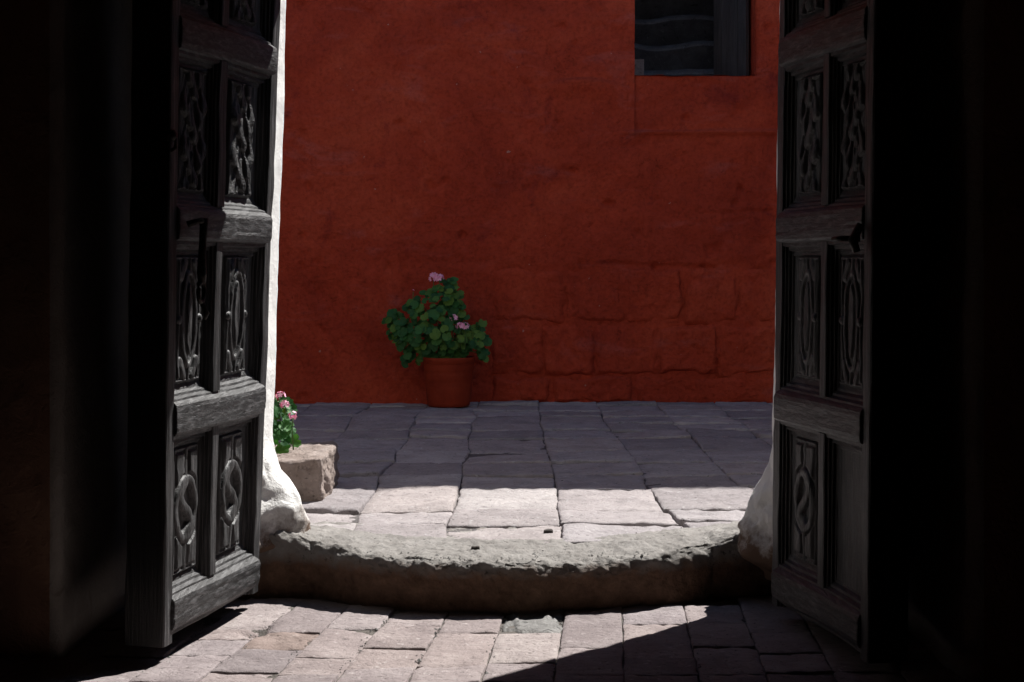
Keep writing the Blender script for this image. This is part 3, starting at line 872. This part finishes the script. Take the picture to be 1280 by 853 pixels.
def make_door(side, far_b, far_t, near_b, near_t, YF, YN, label, plain_cell):
    """far = hinge edge, near = meeting edge; x of each edge at the foot and at 2.25 m"""
    s = side                                   # -1 left leaf, +1 right leaf
    root = tag(empty("carved_door", (far_b, YF, 0.055)), label, "door", "carved door leaves standing open")
    Z0, Z1 = 0.060, 2.80
    def T(u, v, w):
        """u along the leaf from the hinge, v height, w out of the carved face"""
        u, v, w = np.broadcast_arrays(np.asarray(u, float), np.asarray(v, float), np.asarray(w, float))
        t = u / W
        k = (v - 0.06) / 2.19
        x = (far_b + (far_t - far_b) * k) * (1 - t) + (near_b + (near_t - near_b) * k) * t
        y = YF + (YN - YF) * t
        dx, dy = (near_b - far_b), (YN - YF)
        l = math.hypot(dx, dy)
        nx, ny = (-dy / l, dx / l)
        if nx * s > 0: nx, ny = -nx, -ny
        return np.stack([x + nx * w, y + ny * w, v], -1)
    def weather(P, amp=0.0022, sd=0, sc=(30, 30, 30)):
        return P + (amp * fbm(P * np.array(sc), 3, 101 + sd))[..., None] * np.array([1, 0.6, 0.6])
    def extrude_v(name, prof, v0, v1, mat, par, nseg=60, edge_from=None):
        """closed (u,w) outline run up the leaf"""
        prof = np.asarray(prof, float)
        vs = np.linspace(v0, v1, nseg)
        Pm = T(prof[:, None, 0], vs[None, :], prof[:, None, 1])
        Pm = weather(Pm, 0.0030, int(s + 3), (22, 22, 5))
        n, k = Pm.shape[:2]
        V = Pm.reshape(-1, 3)
        F_ = [tuple(x) for x in grid_faces(n, k, True)]
        F_.append(tuple(i * k for i in range(n))[::-1]); F_.append(tuple(i * k + k - 1 for i in range(n)))
        if edge_from is None:
            return mesh_obj(name, V, F_, mat, par, smooth=False)
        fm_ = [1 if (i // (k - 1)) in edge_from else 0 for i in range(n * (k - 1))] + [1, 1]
        return mesh_obj(name, V, F_, None, par, smooth=False, mats=[mat, M['wood_edge_shade']], fmat=fm_)
    def rnd(p0, p1, p2, r=0.012, n=4):
        """round the corner at p1"""
        p0, p1, p2 = map(np.array, (p0, p1, p2))
        a = p1 + (p0 - p1) / np.linalg.norm(p0 - p1) * r; b = p1 + (p2 - p1) / np.linalg.norm(p2 - p1) * r
        return [tuple((1 - t) ** 2 * a + 2 * t * (1 - t) * p1 + t * t * b) for t in np.linspace(0, 1, n)]
    D = -0.041                                   # panel plane
    B = -0.135                                   # back of the leaf
    sw = 0.062
    def steps(u0, dirn):
        """stepped moulding from the face at u0 down to the panel plane"""
        return [(u0, -0.011), (u0 + dirn * 0.007, -0.013), (u0 + dirn * 0.008, -0.022), (u0 + dirn * 0.015, -0.024), (u0 + dirn * 0.016, -0.033), (u0 + dirn * 0.024, -0.035), (u0 + dirn * 0.027, D)]
    hinge = rnd((0, B), (0, 0), (sw, 0)) + rnd((0, 0), (sw, 0), (sw, -0.02), 0.006, 3) + steps(sw, 1) + [(sw + 0.027, B), (0, B)]
    extrude_v("stile", hinge, Z0, Z1, M['wood_v'], root, 90)
    n0 = W - sw
    near = [(n0 - 0.027, B)] + steps(n0, -1)[::-1] + rnd((n0, -0.02), (n0, 0), (W, 0), 0.006, 3) + rnd((n0, 0), (W, 0), (W, B), 0.014) + [(W, B)]
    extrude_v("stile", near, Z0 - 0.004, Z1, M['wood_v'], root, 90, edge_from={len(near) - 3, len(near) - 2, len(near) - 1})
    # backing boards
    for i in range(3):
        a = 0.10 + i * 0.215; b = a + 0.211
        extrude_v("backing_board", [(a, D - 0.006), (a, B + 0.006 + 0.002 * i), (b, B + 0.006 + 0.002 * i), (b, D - 0.006)], Z0 + 0.02, Z1 - 0.02, M['wood_v'], root, 8)
    # rails
    rp = [(B, -0.10), (D, -0.108), (-0.036, -0.104), (-0.036, -0.092), (-0.022, -0.088), (-0.022, -0.076), (-0.004, -0.071), (-0.004, -0.060), (0.014, -0.056), (0.022, -0.048), (0.025, -0.034), (0.026, 0.0),
          (0.025, 0.026), (0.020, 0.040), (0.010, 0.047), (-0.004, 0.054), (-0.006, 0.061), (-0.020, 0.068), (-0.022, 0.076), (-0.034, 0.084), (-0.036, 0.092), (D, 0.104), (B, 0.10)]
    rp = np.array(rp)
    fine = []
    for a, b in zip(rp[:-1], rp[1:]):
        m = max(1, int(np.linalg.norm(b - a) / 0.010))
        for t in np.arange(m) / m: fine.append(a + (b - a) * t)
    fine.append(rp[-1]); fine = np.array(fine)
    for ri, zc_ in enumerate(PITCH_Z):
        us = np.concatenate([[0.058, 0.061], np.linspace(0.067, W - 0.062, 120), [W - 0.058, W - 0.056]])
        Pm = np.zeros((len(us), len(fine), 3))
        shrink = np.ones(len(us)); shrink[0] = shrink[-1] = 0.80; shrink[1] = shrink[-2] = 0.94
        for i, u in enumerate(us):
            wv = fine[:, 0].copy(); wv = np.where(wv > 0, wv * shrink[i] * (1.0 - 0.62 * u / W), wv)
            zz = zc_ + fine[:, 1] * (0.9 + 0.1 * shrink[i])
            if ri == 0: zz = np.maximum(zz, Z0 + 0.006)
            Pm[i] = T(u, zz, wv)
        n_ = fbm(Pm * np.array([0, 2.5, 75]) + ri * 7.7, 3, 111)           # split and weathered along the grain
        chip = np.clip(fbm(Pm * 17 + ri * 3.1, 3, 113) - 0.45, 0, 1)
        Pm[..., 0] += -s * -1 * 0 + s * (0.0020 * n_)
        Pm[..., 2] -= 0.004 * fbm(Pm * np.array([0, 3, 0]) + ri, 2, 115)
        V = Pm.reshape(-1, 3); k = len(fine)
        F_ = [tuple(x) for x in grid_faces(len(us), k)]
        F_ = [f[::-1] for f in F_]
        F_.append(tuple(range(k))); F_.append(tuple((len(us) - 1) * k + i for i in range(k))[::-1])
        mesh_obj("rail", V, F_, M['wood_h'], root, smooth=False)
    # muntins between the rails, and the carved panels
    um = 0.458
    mw = 0.028
    for ci in range(4):
        za, zb = PITCH_Z[ci] + 0.062, PITCH_Z[ci + 1] - 0.060
        prof = [(um - mw - 0.027, B + 0.02)] + steps(um - mw, -1)[::-1] + rnd((um - mw, -0.02), (um - mw, 0.001), (um + mw, 0.001), 0.008, 3) + rnd((um - mw, 0.001), (um + mw, 0.001), (um + mw, -0.02), 0.008, 3) + steps(um + mw, 1) + [(um + mw + 0.027, B + 0.02)]
        extrude_v("muntin", prof, za, zb, M['wood_v'], root, 30)
        for pi, (ua, ub) in enumerate(((sw + 0.010, um - mw - 0.010), (um + mw + 0.010, n0 - 0.010))):
            za2, zb2 = PITCH_Z[ci] + 0.085, PITCH_Z[ci + 1] - 0.085
            nu, nv_ = 90, 170
            uu, vv2 = np.meshgrid(np.linspace(ua, ub, nu), np.linspace(za2, zb2, nv_), indexing='ij')
            x = uu - (ua + ub) / 2; y = vv2 - (za2 + zb2) / 2
            hw, hh = 0.098, (zb2 - za2) / 2 - 0.022
            if (ci, pi) == plain_cell: hgt = design_plain(x, y, hw, hh)
            elif ci == 0: hgt = design_ring(x, y, hw, hh)
            elif ci == 1: hgt = design_oval(x, y, hw, hh)
            else: hgt = design_plume(x, y, hw, hh)
            q3 = np.stack([uu * 40, vv2 * 9 + ci * 5, np.full_like(uu, pi * 4.0 + s)], -1)
            hgt = np.where(hgt > 0, hgt * 1.12, hgt) * (1 + 0.16 * fbm(q3 * np.array([0.5, 1.6, 1]), 3, 121)) + 0.0010 * fbm(q3 * np.array([1, 1, 1]), 3, 122)
            grid_obj("carved_panel" if (ci, pi) != plain_cell else "plain_panel", T(uu, vv2, D + hgt), M['wood_p'], root, flip=(s < 0))
    return root, T

dl, TL = make_door(-1, -0.948, -0.866, -1.116, -1.090, 5.70, 4.875, "left carved wooden door leaf, sunlit, with a hanging iron handle", None)
dr, TR = make_door(1, 0.937, 0.966, 1.094, 1.118, 5.50, 4.68, "right carved wooden door leaf in shadow, one lower panel plain", (0, 1))

# iron fittings
hb = [TL(0.70, 1.43, 0.045), TL(0.702, 1.432, 0.072), TL(0.708, 1.428, 0.086)]
pts = [TL(0.775, 1.415, 0.030), TL(0.760, 1.424, 0.050), TL(0.740, 1.428, 0.058), TL(0.722, 1.426, 0.060)]
hd = tube("door_handle", pts, [0.011, 0.010, 0.010, 0.014], M['iron'], dl)
rod = [TL(0.722, 1.436, 0.060), TL(0.722, 1.41, 0.061), TL(0.725, 1.36, 0.060), TL(0.728, 1.30, 0.060), TL(0.730, 1.26, 0.061), TL(0.730, 1.225, 0.062)]
tube("drop_bar", rod, [0.017, 0.014, 0.012, 0.014, 0.017, 0.013], M['iron'], hd)
lp = []
for t in np.linspace(0, 1, 16):
    a = math.pi * (0.5 + 1.0 * t * 2)
    lp.append(TL(0.730 + 0.022 * math.cos(a), 1.195 + 0.034 * math.sin(a), 0.060))
tube("drop_ring", lp, [0.008] * 16, M['iron'], hd)
tail = [TL(0.726, 1.165, 0.058), TL(0.716, 1.145, 0.064), TL(0.708, 1.125, 0.070), TL(0.704, 1.105, 0.062)]
tube("drop_tail", tail, [0.009, 0.008, 0.010, 0.005], M['iron'], hd)
st = [TL(0.838, 1.70, -0.01), TL(0.838, 1.70, 0.012), TL(0.838, 1.70, 0.018)]
tube("iron_stud", st, [0.020, 0.018, 0.006], M['iron'], dl)
tube("iron_staple", [TL(0.832, 1.70, -0.004), TL(0.832, 1.69, 0.012), TL(0.832, 1.66, 0.012), TL(0.832, 1.65, -0.004)], [0.006] * 4, M['iron'], dl)
lt = tube("door_latch", [TR(0.800, 1.366, 0.020), TR(0.790, 1.366, 0.055), TR(0.78, 1.366, 0.075), TR(0.745, 1.364, 0.088)], [0.010, 0.009, 0.009, 0.007], M['iron'], dr)
tube("latch_plate", [TR(0.80, 1.41, 0.018), TR(0.80, 1.36, 0.044), TR(0.80, 1.325, 0.030)], [0.012, 0.016, 0.012], M['iron'], lt)

# ------------------------------------------------------------------ rough stone block beside the left jamb
def rough_box(name, x0, x1, y0, y1, z0, z1, mat, sd, n=34, amp=0.018, r=0.03, parent=None):
    V, F_ = [], []
    off = 0
    c = np.array([(x0 + x1) / 2, (y0 + y1) / 2, (z0 + z1) / 2]); hs = np.array([(x1 - x0) / 2, (y1 - y0) / 2, (z1 - z0) / 2])
    for ax in range(3):
        for sg in (-1, 1):
            a = np.linspace(-1, 1, n)
            A, Bq = np.meshgrid(a, a, indexing='ij')
            p = np.zeros((n, n, 3))
            o1, o2 = (ax + 1) % 3, (ax + 2) % 3
            p[..., ax] = sg; p[..., o1] = A; p[..., o2] = Bq
            w = p * hs
            inner = np.clip(w, -(hs - r), hs - r)
            dvec = w - inner
            w = inner + dvec / (np.linalg.norm(dvec, axis=-1, keepdims=True) + 1e-9) * r
            w = w + c
            nrm = (w - c) / hs; nrm = nrm / np.linalg.norm(nrm, axis=-1, keepdims=True)
            w = w + nrm * (amp * fbm(w * 7 + sd, 4, 131) + amp * 0.6 * fbm(w * 22 + sd, 4, 132))[..., None]
            V.append(w.reshape(-1, 3))
            fc = grid_faces(n, n, off=off)
            if sg < 0: fc = fc[:, ::-1]
            F_.append(fc); off += n * n
    return mesh_obj(name, np.concatenate(V), np.concatenate(F_), mat, parent)
blk = rough_box("stone_block", -1.66, -0.868, 6.92, 7.62, 0.17, 0.392, M['block'], 3.0, 80, 0.014, 0.018)
tag(blk, "rough pinkish stone block lying by the left jamb in sunlight", "stone block")

# ------------------------------------------------------------------ geraniums
def leaf_mesh(name, sd, fold):
    r = random.Random(sd)
    n = 18
    V = [(0, 0.0, 0)]
    for k, rad in ((0.55, 0.5), (1.0, 1.0)):
        for i in range(n):
            a = 2 * math.pi * i / n + math.pi / 2
            notch = 1 - 0.55 * math.exp(-((i - 9) / 1.1) ** 2)      # heart-shaped notch at the stalk
            lob = 1 + 0.09 * math.cos(a * 9 + sd) * (k == 1.0) + r.uniform(-0.03, 0.03)
            R = rad * lob * notch
            x, y = R * math.cos(a), R * math.sin(a)
            z = fold * (R ** 2) * 0.55 + 0.07 * math.sin(a * 5 + sd) * R
            V.append((x, y, z))
    Fc = [(0, 1 + i, 1 + (i + 1) % n) for i in range(n)]
    Fc += [(1 + i, 1 + n + i, 1 + n + (i + 1) % n, 1 + (i + 1) % n) for i in range(n)]
    me = bpy.data.meshes.new(name)
    me.from_pydata(V, [], Fc)
    me.materials.append(M['leaf'])
    me.polygons.foreach_set("use_smooth", np.full(len(me.polygons), True))
    return me
LEAF = [leaf_mesh("leaf", i, (0.35, -0.30, 0.15, -0.12, 0.5)[i]) for i in range(5)]

def flower_head(centre, size, parent, sd, nflor=12):
    r = random.Random(sd)
    V, Fc = [], []
    for k in range(nflor):
        ph = r.uniform(0, 2 * math.pi); el = r.uniform(-0.35, 1.3)
        d = Vector((math.cos(ph) * math.cos(el), math.sin(ph) * math.cos(el), math.sin(el)))
        d.y -= 0.35; d.normalize()
        c = Vector(centre) + d * size * r.uniform(0.55, 1.0)
        t1 = d.cross(Vector((0.2, 0.3, 1))).normalized(); t2 = d.cross(t1)
        fs = size * r.uniform(0.46, 0.62)
        for p in range(5):
            a = 2 * math.pi * (p + r.uniform(-0.1, 0.1)) / 5
            rad = t1 * math.cos(a) + t2 * math.sin(a); tan = t1 * -math.sin(a) + t2 * math.cos(a)
            o = len(V)
            V += [c, c + rad * fs * 0.45 + tan * fs * 0.30 + d * fs * 0.15, c + rad * fs * 0.9 + tan * fs * 0.25 + d * fs * 0.22, c + rad * fs * 1.02 + d * fs * 0.18, c + rad * fs * 0.9 - tan * fs * 0.25 + d * fs * 0.22, c + rad * fs * 0.45 - tan * fs * 0.30 + d * fs * 0.15]
            Fc += [(o, o + 1, o + 2, o + 3), (o, o + 3, o + 4, o + 5)]
    return mesh_obj("flower_head", [tuple(v) for v in V], Fc, M['petal'], parent)

def in_poly(x, y, poly):
    c = False
    for (x1, y1), (x2, y2) in zip(poly, poly[1:] + poly[:1]):
        if (y1 > y) != (y2 > y) and x < (x2 - x1) * (y - y1) / (y2 - y1) + x1: c = not c
    return c
def edge_dist(x, y, poly):
    m = 9
    for (x1, y1), (x2, y2) in zip(poly, poly[1:] + poly[:1]):
        t = max(0, min(1, ((x - x1) * (x2 - x1) + (y - y1) * (y2 - y1)) / ((x2 - x1) ** 2 + (y2 - y1) ** 2 + 1e-12)))
        m = min(m, math.hypot(x - x1 - t * (x2 - x1), y - y1 - t * (y2 - y1)))
    return m

def geranium(root, origin_pt, sil, ydepth, n_leaves, size, flowers, sd, spacing):
    """leaves fill a volume whose front outline is sil (x,z in metres from the stem foot)"""
    r = random.Random(sd)
    xs_ = [p[0] for p in sil]; zs_ = [p[1] for p in sil]
    o = Vector(origin_pt)
    placed = []
    tries = 0
    base = Vector(root.location)
    while len(placed) < n_leaves and tries < 60000:
        tries += 1
        x, z = r.uniform(min(xs_), max(xs_)), r.uniform(min(zs_), max(zs_))
        if not in_poly(x, z, sil): continue
        e = edge_dist(x, z, sil)
        if e < size * 0.25 and r.random() < 0.5: continue
        if vnoise(np.array([x * 9, z * 9, sd]), 7) < -0.72: continue
        half = min(ydepth, 0.04 + e * 1.35)
        y = -half * math.sqrt(r.random()) if r.random() < 0.80 else half * r.random()
        p = Vector((x, y, z))
        if any((p - q_).length < spacing for q_ in placed): continue
        placed.append(p)
        lf = bpy.data.objects.new("leaf", LEAF[r.randrange(5)])
        link(lf, root)
        mid = Vector((0, 0.02, (min(zs_) + max(zs_)) * 0.42))
        nrm = (p - mid); nrm.normalize()
        nrm = (nrm * 0.55 + Vector((r.uniform(-.4, .4), -0.95 + r.uniform(-.4, .4), 0.62 + r.uniform(-.3, .3)))).normalized()
        q4 = nrm.to_track_quat('Z', 'Y')
        lf.rotation_euler = (q4.to_matrix() @ Matrix.Rotation(r.uniform(0, 6.28), 3, 'Z')).to_euler()
        k = size * r.uniform(0.62, 1.12)
        lf.scale = (k, k, k)
        lf.location = o + p - base
    # woody stems from the foot up into the foliage
    V, Fc = [], []
    for i in range(16):
        tgt = placed[r.randrange(len(placed))]
        st_pts = [o + Vector((r.uniform(-.05, .05), r.uniform(-.05, .05), -0.06)), o + Vector((tgt.x * 0.35, tgt.y * 0.4, tgt.z * 0.5 + 0.05)), o + tgt * 0.97]
        tube("stem", [tuple(v) for v in st_pts], [0.007, 0.005, 0.003], M['stem'], root, 6)
    for (fx, fy, fz, fs, nf) in flowers:
        c = o + Vector((fx, fy, fz))
        flower_head(c, fs, root, sd + int(fx * 1000), nf)
        tube("flower_stalk", [tuple(c - Vector((0.0, -0.02, 0.16))), tuple(c - Vector((0.004, -0.008, 0.07))), tuple(c - Vector((0, 0, 0.008)))], [0.004, 0.003, 0.003], M['stem'], root, 6)

def pot(root, c, r_top, r_bot, h):
    prof = [(0.001, 0.004), (r_bot * 0.9, 0.002), (r_bot, 0.006), (r_bot * 1.01, 0.02)]
    def rad(t): return r_bot + (r_top - r_bot) * (t ** 0.8)
    for t in np.linspace(0.06, 0.86, 26):
        rr = rad(t)
        for g0 in (0.10, 0.43, 0.50, 0.70): rr -= 0.004 * math.exp(-((t - g0) / 0.016) ** 2)
        prof.append((rr, t * h))
    b = lathe("pot_body", prof, c, M['pot'], root, 56, 0.0015)
    rim = [(rad(0.86) + 0.002, 0.855 * h), (r_top - 0.006, 0.865 * h), (r_top - 0.001, 0.875 * h), (r_top + 0.004, 0.97 * h), (r_top + 0.003, 0.995 * h), (r_top, h), (r_top - 0.008, 0.99 * h), (r_top - 0.014, 0.86 * h), (r_top - 0.02, 0.80 * h)]
    lathe("rim", rim, c, M['pot'], root, 56, 0.0015)
    soil = [(0.001, 0.90 * h), (r_top * 0.5, 0.895 * h), (r_top - 0.008, 0.88 * h)]
    lathe("soil", soil, c, M['dirt'], root, 24, 0.004)

Yp = 11.48
kpx = Yp / F
pc = ((561 - 640) * kpx, Yp, OUT_Z + 0.004)
g1 = tag(empty("potted_geranium", pc), "bushy pink geranium in a terracotta pot against the red wall", "potted plant", "geraniums in the courtyard")
pot(g1, pc, 0.196, 0.156, 0.375)
zoomed = [(88, 330), (120, 285), (195, 275), (215, 235), (290, 215), (290, 180), (350, 165), (400, 130), (455, 120), (495, 155), (495, 240), (545, 325), (560, 400), (570, 350), (620, 355), (640, 420), (648, 560), (612, 570), (585, 520), (540, 530), (440, 560), (400, 580), (350, 545), (270, 565), (235, 520), (230, 610), (195, 612), (180, 500), (125, 450), (90, 410)]
foot = (pc[0], pc[1], OUT_Z + 0.36)
def z2w(p, y=Yp):
    px, py = p[0] / 4.266 + 460, p[1] / 4.266 + 320
    return ((px - 640) * y / F - foot[0], EYE + (325 - py) * y / F - foot[2])
sil = [z2w(p) for p in zoomed]
fl = []
for p, s_, nf in (((347, 118), 0.038, 12), ((378, 122), 0.036, 10), ((455, 335), 0.034, 7), ((492, 378), 0.032, 7), ((520, 376), 0.032, 7), ((432, 203), 0.016, 3), ((236, 188), 0.010, 2)):
    x, z = z2w(p, Yp - 0.18)
    fl.append((x, -0.18 if p[1] > 300 else -0.06, z, s_, nf))
geranium(g1, foot, sil, 0.26, 298, 0.039, fl, 5, 0.030)

pc2 = (-1.335, 7.22, 0.392)
g2 = tag(empty("potted_geranium", pc2), "small sunlit pink geranium half hidden behind the left jamb on the stone block", "potted plant", "geraniums in the courtyard")
pot(g2, pc2, 0.085, 0.066, 0.13)
foot2 = (pc2[0], pc2[1], 0.50)
sil2 = [(-0.20, -0.02), (-0.12, -0.10), (0.06, -0.12), (0.20, -0.13), (0.29, -0.10), (0.33, -0.03), (0.325, 0.05), (0.30, 0.09), (0.25, 0.14), (0.10, 0.20), (-0.08, 0.20), (-0.18, 0.12)]
geranium(g2, foot2, sil2, 0.15, 170, 0.030, [(0.268, -0.06, 0.115, 0.026, 9), (0.24, -0.04, 0.155, 0.026, 8), (0.305, -0.08, 0.065, 0.024, 8)], 9, 0.022)

# ------------------------------------------------------------------ small stones on the step
def pebble(px, py, size, label, zt):
    d = F * (EYE - zt) / (py - 325)
    x = (px - 640) / F * d
    o = rough_box("pebble", x - size, x + size, d - size * 0.8, d + size * 0.8, zt - 0.004, zt + size * 0.8, M['pebble'], px * 0.1, 10, size * 0.16, size * 0.35)
    tag(o, label, "pebble")
pebble(685, 667, 0.019, "dark pebble on the sunlit flagstones behind the doorstep centre", OUT_Z)
pebble(594, 687, 0.017, "dark pebble on the grey doorstep left of centre", OUT_Z + 0.008)
pebble(905, 660, 0.013, "tiny dark pebble by the right jamb in the sunlight", OUT_Z)

def grit(name, n, pick, seed_):
    r = random.Random(seed_)
    V, Fc = [], []
    while len(V) < n * 6:
        p = pick(r)
        if p is None: continue
        x, y, z = p
        k = r.uniform(0.0012, 0.0042) * (2.0 if r.random() < 0.06 else 1.0)
        o = len(V); a = r.uniform(0, 6.28)
        V += [(x + k * math.cos(a + i * 1.57) * r.uniform(.7, 1.3), y + k * math.sin(a + i * 1.57) * r.uniform(.7, 1.3), z + k * 0.3) for i in range(4)] + [(x, y, z + k * 1.1), (x, y, z - k * 0.6)]
        Fc += [(o + i, o + (i + 1) % 4, o + 4) for i in range(4)] + [(o + (i + 1) % 4, o + i, o + 5) for i in range(4)]
    ob = mesh_obj(name, V, Fc, M['patch'], None, smooth=False)
    tag(ob, kind='stuff')
def on_sill(r):
    x = r.uniform(-0.85, 0.9)
    yf = 5.56 + 0.47 * min(abs(x), 0.77) ** 2
    y = yf + abs(r.gauss(0, 0.16)) + 0.01
    return (x, y, OUT_Z + 0.004) if y < 6.3 else None
def on_floor(r):
    ci = r.randrange(4, 15)
    y = 5.5 - abs(r.gauss(0, 0.4))
    return (colx(X0S[ci], y) + r.gauss(0, 0.012), y, -0.003) if y > 4.2 else None
grit("sill_grit", 420, on_sill, 3)
grit("joint_grit", 700, on_floor, 4)
